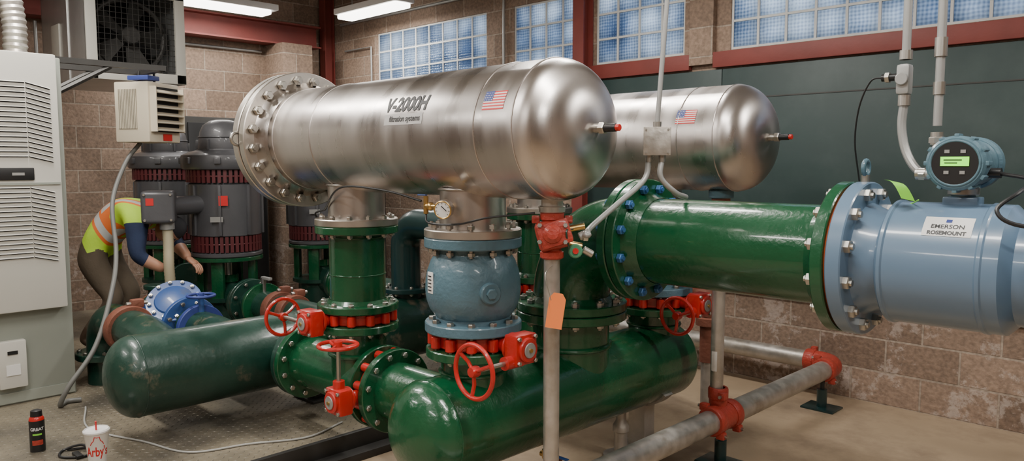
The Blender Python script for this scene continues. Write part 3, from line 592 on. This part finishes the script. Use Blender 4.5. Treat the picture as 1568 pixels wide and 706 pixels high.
def couple(b,c,ax,r,mat=RUST):
    c=V(c); ax=V(ax); b.lathe(c-ax*.04,ax,[(r,0),(r+.02,0),(r+.025,.01),(r+.025,.07),(r+.02,.08),(r,.08)],mat,32)
    x,y,z=basis(ax)
    for s_ in(-1,1):
        p=c+(x*.3*s_+y*.95*s_).normalized()*(r+.04); b.box(p,(.07,.05,.06),mat,rot=Matrix((x,y,z)).transposed(),bev=.01); b.cyl(p-x*.06,p+x*.06,.012,BOLT,seg=8)
b=B('pump_discharge_pipe'); y=2.70
b.disc((-5.43,y,.45),X,.18,.035,DGREEN); b.bolts((-5.45,y,.45),X,.155,8,.04,.014,BOLT); b.cyl((-5.45,y,.45),(-4.1,y,.45),.11,DGREEN,seg=32); couple(b,(-5.02,y,.45),X,.11); b.disc((-5.25,y,.45),X,.17,.03,GREEN); couple(b,(-4.82,y,.45),X,.11); b.cyl((-5.25,y,.45),(-5.25,y,.66),.02,BOLT); b.box((-5.2,y,.66),(.12,.03,.02),GREY,bev=.004); b.done()
b=B('pump_discharge_pipe'); y=3.72
b.disc((-5.75,y,.45),X,.18,.035,GREEN); b.cyl((-5.78,y,.45),(-4.1,y,.45),.11,DGREEN,seg=32); couple(b,(-5.3,y,.45),X,.11); b.disc((-5.6,y,.45),X,.19,.05,GREEN); b.done()
zl=.47
b=B('pump_discharge_pipe'); y=2.0
b.tube([V((-5.66,y,.12)),V((-5.66,y,.31))]+arc((-5.5,y,.31),-X,Z,.16,0,pi/2,12)+[V((-5.2,y,zl))],.11,DGREEN,28); b.disc((-5.66,y,.22),Z,.18,.035,DGREEN); b.disc((-5.3,y,zl),X,.18,.035,DGREEN); couple(b,(-5.44,y,zl),X,.11)
b.cyl((-5.52,y,zl),(-5.58,y+.06,.62),.05,DGREEN); b.disc((-5.58,y+.06,.63),Z,.085,.03,DGREEN)
b.tube([V((-4.85,y,zl)),V((-4.5,y,zl)),V((-4.3,y,.46)),V((-4.05,y,.45))],.11,DGREEN,28); b.done()
b=B('blue_check_valve'); b.disc((-5.26,y,zl),X,.18,.035,BBLUE); b.disc((-4.88,y,zl),X,.18,.035,BBLUE)
b.lathe((-5.26,y,zl),X,[(.11,0),(.13,.06),(.155,.14),(.16,.2),(.155,.26),(.13,.34),(.11,.38)],BBLUE,36)
d=V((.55,-.35,.76)).normalized(); c=V((-5.07,y,zl+.02)); b.cyl(c,c+d*.14,.12,BBLUE); b.disc(c+d*.14,d,.17,.03,BBLUE); b.disc(c+d*.168,d,.17,.022,BBLUE); b.lathe(c+d*.175,d,[(.12,0),(.11,.015),(.06,.03),(0,.034)],BBLUE); b.bolts(c+d*.155,d,.145,12,.026,.014,BOLT)
b.bolts((-5.28,y,zl),X,.155,8,.04,.014,BOLT); b.bolts((-4.87,y,zl),X,.155,8,.03,.014,BOLT)
b.disc((-4.72,y,zl),X,.15,.04,NAVYI); b.cyl((-4.7,y,zl),(-4.7,y,.68),.018,BBLUE); handwheel(b,(-4.7,y,.68),Z,.08,NAVYI); b.done()
b=B('pump_discharge_pipe'); y=1.6
b.tube([V((-5.2,y,.12)),V((-5.2,y,.36))]+arc((-5.04,y,.36),-X,Z,.16,0,pi/2,12)+[V((-4.5,y,.52)),V((-4.3,y,.49)),V((-4.05,y,.46))],.115,DGREEN,28); couple(b,(-4.78,y,.52),X,.115); b.disc((-5.2,y,.3),Z,.18,.04,DGREEN); b.bolts((-5.2,y,.3),Z,.155,8,.022,.014,BOLT); b.done()
# ---------------------------------------------------------------- control cabinet with air conditioner
b=B('control_cabinet'); x1=-5.05
b.box((-5.40,.83,1.115),(.66,1.1,1.99),CAB,bev=.008)
b.box((x1-.0,.83,1.39),(.10,1.02,1.46),CABL,bev=.012)
b.box((x1+.054,.83,1.385),(.012,1.0,.012),CAB)
for z0,z1 in((1.52,1.96),(.95,1.37)):
    n=16
    for i in range(n):
        z=z0+(z1-z0)*(i+.5)/n; 
        for (ya,yb,dz) in((1.30,1.18,-.03),(1.175,.62,0),(.615,.5,.0)):
            zz=(z+dz) if ya>1.2 else z
            b.add([(x1+.052,ya,zz),(x1+.052,yb,z),(x1+.052,yb,z+.013),(x1+.052,ya,zz+.013)],[[0,1,2,3]],DARK)
            b.add([(x1+.051,ya,zz+.013),(x1+.051,yb,z+.013),(x1+.062,yb,z+.005),(x1+.062,ya,zz+.005)],[[0,1,2,3]],CABL)
b.box((x1+.055,1.1,1.44),(.012,.2,.07),BLACK,bev=.005); b.box((x1+.063,1.12,1.44),(.004,.06,.015),GREY)
b.box((x1-.0,1.05,.36),(.06,.14,.27),CABL,bev=.008); b.box((x1+.033,1.05,.33),(.004,.07,.06),WHITE); b.box((x1+.033,1.05,.43),(.004,.05,.02),BLACK)
b.box((x1-.022,.83,.16),(.02,1.08,.06),CAB)
b.done()
b=B('flexible_duct')
for yy,xo in((1.22,0),(1.02,.05)):
    b.cable([(-5.35+xo,yy,2.1),(-5.35+xo,yy,2.35),(-5.4+xo,yy-.04,2.6),(-5.6+xo,yy-.16,2.85),(-5.8,yy-.2,3.2),(-5.8,yy-.2,3.5)],.065,GALV,seg=20,sub=14,rf=lambda i:.060+.007*(i%2)); b.disc((-5.35+xo,yy,2.12),Z,.09,.03,SHEET)
b.done()
b=B('unit_heater'); hx0,hx1,hy0,hy1,hz0,hz1=-7.4,-6.3,1.89,2.62,2.13,2.86
b.box(((hx0+hx1)/2,hy0+.01,(hz0+hz1)/2),(hx1-hx0,.02,hz1-hz0),SHEET,bev=.003); b.box(((hx0+hx1)/2,hy1-.01,(hz0+hz1)/2),(hx1-hx0,.02,hz1-hz0),SHEET,bev=.003)
b.box(((hx0+hx1)/2,(hy0+hy1)/2,hz0+.01),(hx1-hx0,hy1-hy0,.02),SHEET); b.box(((hx0+hx1)/2,(hy0+hy1)/2,hz1-.01),(hx1-hx0,hy1-hy0,.02),SHEET); b.box((hx0+.01,(hy0+hy1)/2,(hz0+hz1)/2),(.02,hy1-hy0,hz1-hz0),SHEET)
b.box((hx0+.45,(hy0+hy1)/2,(hz0+hz1)/2),(.02,hy1-hy0-.04,hz1-hz0-.04),DARK)
b.box((-6.7,hy0-.004,2.5),(.02,.01,.7),SHEET); b.box((-7.0,hy0-.006,2.45),(.2,.014,.3),CABL,bev=.003)
w=.075; b.box((hx1,hy0+w/2,(hz0+hz1)/2),(.03,w,hz1-hz0),CABL,bev=.004); b.box((hx1,hy1-w/2,(hz0+hz1)/2),(.03,w,hz1-hz0),CABL,bev=.004); b.box((hx1,(hy0+hy1)/2,hz0+w/2),(.03,hy1-hy0,w),CABL,bev=.004); b.box((hx1,(hy0+hy1)/2,hz1-w/2),(.03,hy1-hy0,w),CABL,bev=.004)
yc=(hy0+hy1)/2; zc=(hz0+hz1)/2
for i in range(14): 
    q=hy0+w+(hy1-hy0-2*w)*(i+.5)/14; b.cyl((hx1-.01,q,hz0+w),(hx1-.01,q,hz1-w),.0025,DSTEEL,seg=6)
    q=hz0+w+(hz1-hz0-2*w)*(i+.5)/14; b.cyl((hx1-.01,hy0+w,q),(hx1-.01,hy1-w,q),.0025,DSTEEL,seg=6)
b.cyl((hx1-.3,yc,zc),(hx1-.1,yc,zc),.07,DSTEEL,bev=.01); b.torus((hx1-.2,yc,zc),X,.28,.02,DSTEEL)
for i in range(5):
    a=2*pi*i/5; d=V((0,math.cos(a),math.sin(a))); e=X.cross(d)
    b.add([V((hx1-.22,yc,zc))+d*.06-e*.03,V((hx1-.18,yc,zc))+d*.06+e*.03,V((hx1-.15,yc,zc))+d*.26+e*.08,V((hx1-.25,yc,zc))+d*.26-e*.08],[[0,1,2,3]],DSTEEL)
for xx in(hx0+.1,hx1-.1):
    for yy in(hy0+.05,hy1-.05): b.cyl((xx,yy,hz1-.01),(xx,yy,H),.008,DSTEEL,seg=8)
b.done()
b=B('wall_bracket')
for xx in(-5.28,-5.62):
    b.box((xx,1.72,2.125),(.04,.68,.035),DSTEEL); 
    p=V((xx,1.4,1.92)); q=V((xx,1.72,2.11)); b.tube([p,q],.018,DSTEEL,6); b.box((xx,1.395,2.02),(.04,.03,.25),DSTEEL)
b.box((-5.45,2.04,2.125),(.38,.04,.035),DSTEEL); b.done()
b=B('unit_heater'); c=V((-5.5,2.02,1.84)); rt=Matrix.Rotation(math.radians(32),3,'Z')
b.box(c,(.26,.32,.40),BEIGE,rot=rt,bev=.012)
b.box(c+rt@V((.131,0,.02)),(.01,.28,.30),DARK,rot=rt)
for i in range(6):
    z=.14-i*.05; b.box(c+rt@V((.155,0,z)),(.055,.28,.006),BEIGE,rot=rt@Matrix.Rotation(.45,3,'Y'))
for s_ in(-1,1): b.box(c+rt@V((.155,.142*s_,.02)),(.05,.006,.30),BEIGE,rot=rt)
b.box(c+rt@V((-.03,-.161,.02)),(.14,.006,.26),pm('heater_grille',(.2,.18,.14),.5),rot=rt)
for i in range(12): b.box(c+rt@V((-.095+i*.012,-.165,.02)),(.005,.004,.26),BEIGE,rot=rt)
b.box(c+rt@V((.133,.02,-.165)),(.003,.09,.045),REDI,rot=rt)
for s_ in(-1,1): b.cyl(c+V((0,.05*s_,.19)),c+V((0,.05*s_,.28)),.008,DSTEEL)
b.box(c+V((.0,-.02,.235)),(.16,.12,.03),NAVYI,rot=rt,bev=.005)
b.done()
b=B('power_cord'); b.cable([(-5.52,1.97,1.64),(-5.5,1.86,1.5),(-5.35,1.72,1.25),(-5.2,1.68,.95),(-4.98,1.58,.75),(-4.8,1.42,.45),(-4.76,1.26,.25),(-4.8,1.22,.14),(-4.86,1.27,.135),(-4.84,1.34,.135)],.014,CORD,seg=12); b.done()
# ---------------------------------------------------------------- left wall equipment
b=B('motor_control_panel')
b.box((-7.73,3.55,1.04),(.3,.85,1.84),DSTEEL,bev=.01); b.box((-7.57,3.34,1.1),(.02,.38,1.6),BLACK,bev=.004); b.box((-7.57,3.76,1.1),(.02,.38,1.6),BLACK,bev=.004); b.box((-7.55,3.56,1.2),(.02,.02,.12),GREY); b.done()
b=B('switchgear_cabinet'); b.box((-6.95,4.52,.9),(.9,.4,1.55),DSTEEL,bev=.01); b.box((-6.95,4.31,.95),(.8,.02,1.4),BLACK,bev=.004); b.box((-6.6,4.29,1.0),(.02,.02,.12),GREY); b.done()
b=B('disconnect_box'); b.box((-7.82,1.95,1.62),(.14,.2,.32),GREY,bev=.01); b.box((-7.74,2.03,1.66),(.03,.02,.1),RED,bev=.003); b.box((-7.745,1.93,1.6),(.004,.08,.08),WHITE); b.cyl((-7.84,1.95,1.47),(-7.84,1.95,.9),.015,GREY); b.cyl((-7.84,1.95,1.77),(-7.84,1.95,2.75),.015,GREY)
b.cable([(-7.84,1.9,1.47),(-7.8,1.9,1.3),(-7.8,1.78,1.25),(-7.84,1.7,1.4)],.014,GREY); b.done()
b=B('receptacle_box'); b.box((-7.85,1.7,1.64),(.09,.1,.13),GREY,bev=.008); b.box((-7.8,1.7,1.64),(.01,.06,.09),WHITE,bev=.003); b.cyl((-7.86,1.7,1.7),(-7.86,1.7,2.1),.012,GREY); b.done()
b=B('wall_conduit'); b.cyl((-7.87,2.95,.3),(-7.87,2.95,2.7),.014,GREY); b.tube([V((-7.87,2.95,2.6)),V((-7.87,3.0,2.68)),V((-7.87,3.1,2.7)),V((-7.87,4.1,2.7))],.014,GREY); b.done()
b=B('wall_conduit'); b.tube([V((-7.5,4.92,2.75)),V((-7.0,4.92,2.75)),V((-7.0,4.92,1.6))],.01,GREY); b.done()
b=B('wall_conduit'); b.cyl((-7.6,4.93,3.05),(-4.15,4.93,3.05),.014,GREY); b.cyl((-4.98,4.93,3.05),(-4.98,4.93,2.2),.012,GREY); b.done()
# ---------------------------------------------------------------- floor items
b=B('spray_can'); cx,cy=-4.15,.95
b.lathe((cx,cy,.12),Z,[(0,0),(.031,0),(.033,.004),(.033,.03)],BOLT,32); b.lathe((cx,cy,.12),Z,[(.033,.004),(.0332,.155)],BLACK,32); b.lathe((cx,cy,.12),Z,[(.0332,.155),(.031,.165),(.026,.172),(.026,.174)],RED,32); b.lathe((cx,cy,.12),Z,[(.026,.172),(.024,.2),(.012,.205),(0,.205)],BLACK,24)
dd=math.atan2(-cy,-cx)
def cf(cx,cy,z0,rf,rot):
    def g(u,v):
        r=rf(z0+v); a=rot+u/r; return V((cx+r*math.cos(a),cy+r*math.sin(a),z0+v))
    return g
b.text('GREAT',.02,cf(cx,cy,.235,lambda z:.0338,dd),WHITE,bold=.0005); b.patch(-.02,.02,-.004,.004,cf(cx,cy,.21,lambda z:.0338,dd),LGREEN,6,1); b.patch(-.024,.024,-.012,.012,cf(cx,cy,.17,lambda z:.0336,dd),ORED,6,1); b.done()
b=B('paper_cup'); cx,cy=-3.74,1.09; dd=math.atan2(-cy,-cx)
PAPER=pm('cup_paper',(.8,.78,.74),.5,var=.02)
b.lathe((cx,cy,.12),Z,[(0,.004),(.034,.004),(.034,0),(.052,.165),(.054,.168),(.052,.17)],PAPER,40)
b.lathe((cx,cy,.12),Z,[(.0525,.163),(.056,.165),(.056,.172),(.051,.178),(.049,.172),(0,.172)],WHITE,40)
b.cyl((cx,cy,.28),(cx+.012,cy-.005,.335),.004,REDI,seg=10)
rfn=lambda z:.0346+(z-.12)*.109
b.text("Arby's",.062,cf(cx,cy,.20,rfn,dd),REDI,bold=.0012,w=.62)
gq=cf(cx,cy,.235,rfn,dd)
b.tube([gq(-.028,.0),gq(-.022,.012),gq(-.014,.02),gq(-.01,.038),gq(0,.034),gq(.01,.038),gq(.014,.02),gq(.022,.012),gq(.028,0)],.0018,REDI,6); b.done()
b=B('strap'); b.cable([(-4.05,1.05,.124),(-4.0,1.12,.13),(-3.93,1.13,.128),(-3.9,1.07,.127),(-3.97,1.0,.126),(-4.05,1.03,.127),(-4.0,1.1,.15),(-3.9,1.12,.13)],.006,BLACK); b.box((-3.93,1.06,.13),(.08,.03,.015),BLACK,bev=.004); b.done()
b=B('floor_cable'); b.cable([(-4.7,1.32,.126),(-4.3,1.22,.126),(-3.9,1.35,.126),(-3.6,1.45,.126),(-3.5,1.7,.126),(-3.38,1.95,.126),(-3.45,2.2,.126)],.005,pm('pale_cord',(.38,.38,.36),.5)); b.done()
# ---------------------------------------------------------------- worker
SKIN=pm('skin',(.50,.26,.17),.5,var=.06); NAVY=pm('navy_shirt',(.018,.03,.075),.85,bump=.5,bs=16); VEST=pm('hi_vis_vest',(.52,.80,.05),.7,bump=.5,bs=14,var=.08); VOR=pm('vest_orange',(.95,.20,.04),.7); VSIL=pm('vest_reflective',(.6,.6,.58),.35)
PANTS=pm('brown_work_pants',(.10,.075,.05),.85,bump=.6,bs=14); BOOT=pm('work_boot',(.06,.035,.02),.6); HAIR=pm('dark_cap',(.03,.03,.035),.8); EYE=pm('eye_dark',(.02,.02,.02),.3)
U=V((.711,.703,0)); NN=V((.703,-.711,0)); H0=V((-6.20,1.83,0))
def P(u,n,z): return H0+U*u+NN*n+Z*z
def skin(verts,edges,radii,root,sub=2):
    me=bpy.data.meshes.new('s'); me.from_pydata(verts,edges,[]); ob=bpy.data.objects.new('s',me); bpy.context.scene.collection.objects.link(ob)
    m=ob.modifiers.new('k','SKIN'); m.use_smooth_shade=True
    for i,r in enumerate(radii): me.skin_vertices[0].data[i].radius=(r,r) if not isinstance(r,tuple) else r
    for i in range(len(verts)): me.skin_vertices[0].data[i].use_root=(i==root)
    s_=ob.modifiers.new('q','SUBSURF'); s_.levels=sub; s_.render_levels=sub
    dg=bpy.context.evaluated_depsgraph_get(); e=ob.evaluated_get(dg); m2=e.to_mesh()
    vs=[q.co.copy() for q in m2.vertices]; fs=[list(p.vertices) for p in m2.polygons]; e.to_mesh_clear(); bpy.data.objects.remove(ob); return vs,fs
J=dict(pel=(P(0,0,.92),.16),wai=(P(.16,0,1.04),.155),che=(P(.30,0,1.13),.175),up=(P(.41,0,1.15),.15),nb=(P(.50,0,1.12),.075),hb=(P(.55,0,1.07),.06))
for s_,t in((1,'n'),(-1,'f')):
    J['sh'+t]=(P(.44,.18*s_,1.09),.09); J['hip'+t]=(P(.02,.09*s_,.83),.115); J['kn'+t]=(P(.24,.13*s_,.50),.078); J['an'+t]=(P(-.02,.13*s_,.21),.054); J['to'+t]=(P(.17,.14*s_,.165),.045)
J['eln']=(P(.46,.25,.84),.06); J['wrn']=(P(.62,.16,.735),.034); J['elf']=(P(.55,-.2,.88),.058); J['wrf']=(P(.72,.0,.80),.034)
names=list(J); E=[('pel','wai'),('wai','che'),('che','up'),('up','nb'),('nb','hb')]
for t in'nf': E+=[('up','sh'+t),('sh'+t,'el'+t),('el'+t,'wr'+t),('pel','hip'+t),('hip'+t,'kn'+t),('kn'+t,'an'+t),('an'+t,'to'+t)]
vs,fs=skin([J[k][0] for k in names],[(names.index(a),names.index(c)) for a,c in E],[J[k][1] for k in names],0,4)
b=B('worker')
spd=(J['up'][0]-J['pel'][0]).normalized()
# cut the body surface along the garment seams so colours end on clean lines
tm=bpy.data.meshes.new('tmp'); tm.from_pydata(vs,[],fs); bm=bmesh.new(); bm.from_mesh(tm); bpy.data.meshes.remove(tm)
cuts=[(J['pel'][0]+spd*t,spd) for t in (-.01,.03,.15,.172,.222,.244)]+[(H0+NN*n,NN) for n in (-.15,-.128,-.082,-.06,.06,.082,.128,.15)]
for A_,D_,tt in (('eln','wrn',.3),('elf','wrf',.3),('shn','eln',.1),('shf','elf',.1),('up','nb',.4)): cuts.append((J[A_][0].lerp(J[D_][0],tt),(J[D_][0]-J[A_][0]).normalized()))
for co,no in cuts: bmesh.ops.bisect_plane(bm,geom=bm.verts[:]+bm.edges[:]+bm.faces[:],plane_co=co,plane_no=no)
bm.verts.index_update(); vs=[q.co.copy() for q in bm.verts]; fs=[[q.index for q in f.verts] for f in bm.faces]; bm.free()
def wm(c):
    best=None
    for a,d in E:
        A,D=J[a][0],J[d][0]; t=max(0,min(1,(c-A).dot(D-A)/(D-A).length_squared)); r=J[a][1]*(1-t)+J[d][1]*t; q=(c-(A+(D-A)*t)).length-r
        if best is None or q<best[0]: best=(q,a,d,t)
    _,a,d,t=best
    tt=(c-J['pel'][0]).dot(spd)
    if d[:2]=='to' : return BOOT
    if d[:2]=='an': return BOOT if t>.72 else PANTS
    if d[:2] in('kn','hi') and (d[:2]=='kn' or tt<.03): return PANTS
    if d=='hb': return SKIN
    if d[:2]=='wr': return NAVY if t<.3 else SKIN
    if d[:2]=='el': return VEST if t<.1 else NAVY
    n=(c-H0).dot(NN)
    if d=='nb': return NAVY if t>.4 else VEST
    if tt<-.01: return PANTS
    if tt<.03: return NAVY
    if .15<tt<.172 or .222<tt<.244: return VOR
    if .172<=tt<=.222: return VSIL
    if tt>.24 and .06<abs(n)<.15: return VOR if not .082<abs(n)<.128 else VSIL
    return VEST
b.add(vs,fs,wm)
hd=V((U.x*.25,U.y*.25,-.97)).normalized(); upv=(U*.97+Z*.25).normalized(); sd=NN
rot=Matrix((hd,sd,upv)).transposed(); hc=P(.60,0,1.02)
def hm(c):
    l=rot.inverted()@(c-hc); return HAIR if (l.z>.03 or (l.x<.0 and l.z>-.04)) else SKIN
b.ball(hc,.1,hm,(.95,.78,1.15),rot=rot,seg=32)
b.ball(hc+rot@V((.02,0,-.055)),.065,SKIN,(.95,.85,1.0),rot=rot)
b.lathe(hc+rot@V((.085,0,.0)),rot@V((.5,0,-1)),[(0,-.02),(.009,-.005),(.014,.02),(.016,.03),(0,.038)],SKIN,12)
for s_ in(-1,1):
    b.ball(hc+rot@V((.083,.032*s_,.012)),.011,EYE); b.ball(hc+rot@V((0,.08*s_,-.005)),.028,SKIN,(.8,.3,1.1),rot=rot)
b.box(hc+rot@V((.085,0,-.055)),(.01,.045,.007),pm('lips',(.35,.12,.1),.5),rot=rot,bev=.003)
def hand(W,d,pn,s_):
    d=V(d).normalized(); pn=V(pn); pn=(pn-d*pn.dot(d)).normalized(); sdv=d.cross(pn)*s_
    v,f=skin([W-d*.02,W+d*.03,W+d*.085],[(0,1),(1,2)],[(.026,.02),(.036,.02),(.04,.016)],0,2); b.add(v,f,SKIN)
    for i,(o,L) in enumerate([(-.030,.068),(-.010,.078),(.010,.072),(.029,.058)]):
        p0=W+d*.07+sdv*o; p1=p0+d*.03; dd_=(d-pn*.6).normalized(); p2=p1+dd_*L*.5; dd3=(d*.4-pn).normalized(); p3=p2+dd3*L*.4
        v,f=skin([p0,p1,p2,p3],[(0,1),(1,2),(2,3)],[.010,.0095,.009,.0075],0,1); b.add(v,f,SKIN)
    q0=W+d*.03-sdv*.025; q1=q0-sdv*.03+d*.025-pn*.01; q2=q1+d*.03-pn*.02
    v,f=skin([q0,q1,q2],[(0,1),(1,2)],[.013,.011,.009],0,1); b.add(v,f,SKIN)
hand(J['wrn'][0],U*.35-Z*.9-NN*.1,U*-.9-Z*.3,1); hand(J['wrf'][0],U*.8-Z*.6+NN*.2,Z,1)
b.done(60)
# ---------------------------------------------------------------- world and camera
w=bpy.data.worlds.new('world'); bpy.context.scene.world=w; w.use_nodes=True
bg=w.node_tree.nodes['Background']; bg.inputs[0].default_value=(.68,.81,1,1); bg.inputs[1].default_value=3.3
cam=bpy.data.cameras.new('camera'); cam.sensor_width=36; cam.lens=27.0; cam.clip_start=.02
o=bpy.data.objects.new('camera',cam); o.location=(0,0,1.5); o.rotation_euler=(math.radians(85),0,math.radians(44.68)); bpy.context.scene.collection.objects.link(o)
bpy.context.scene.camera=o
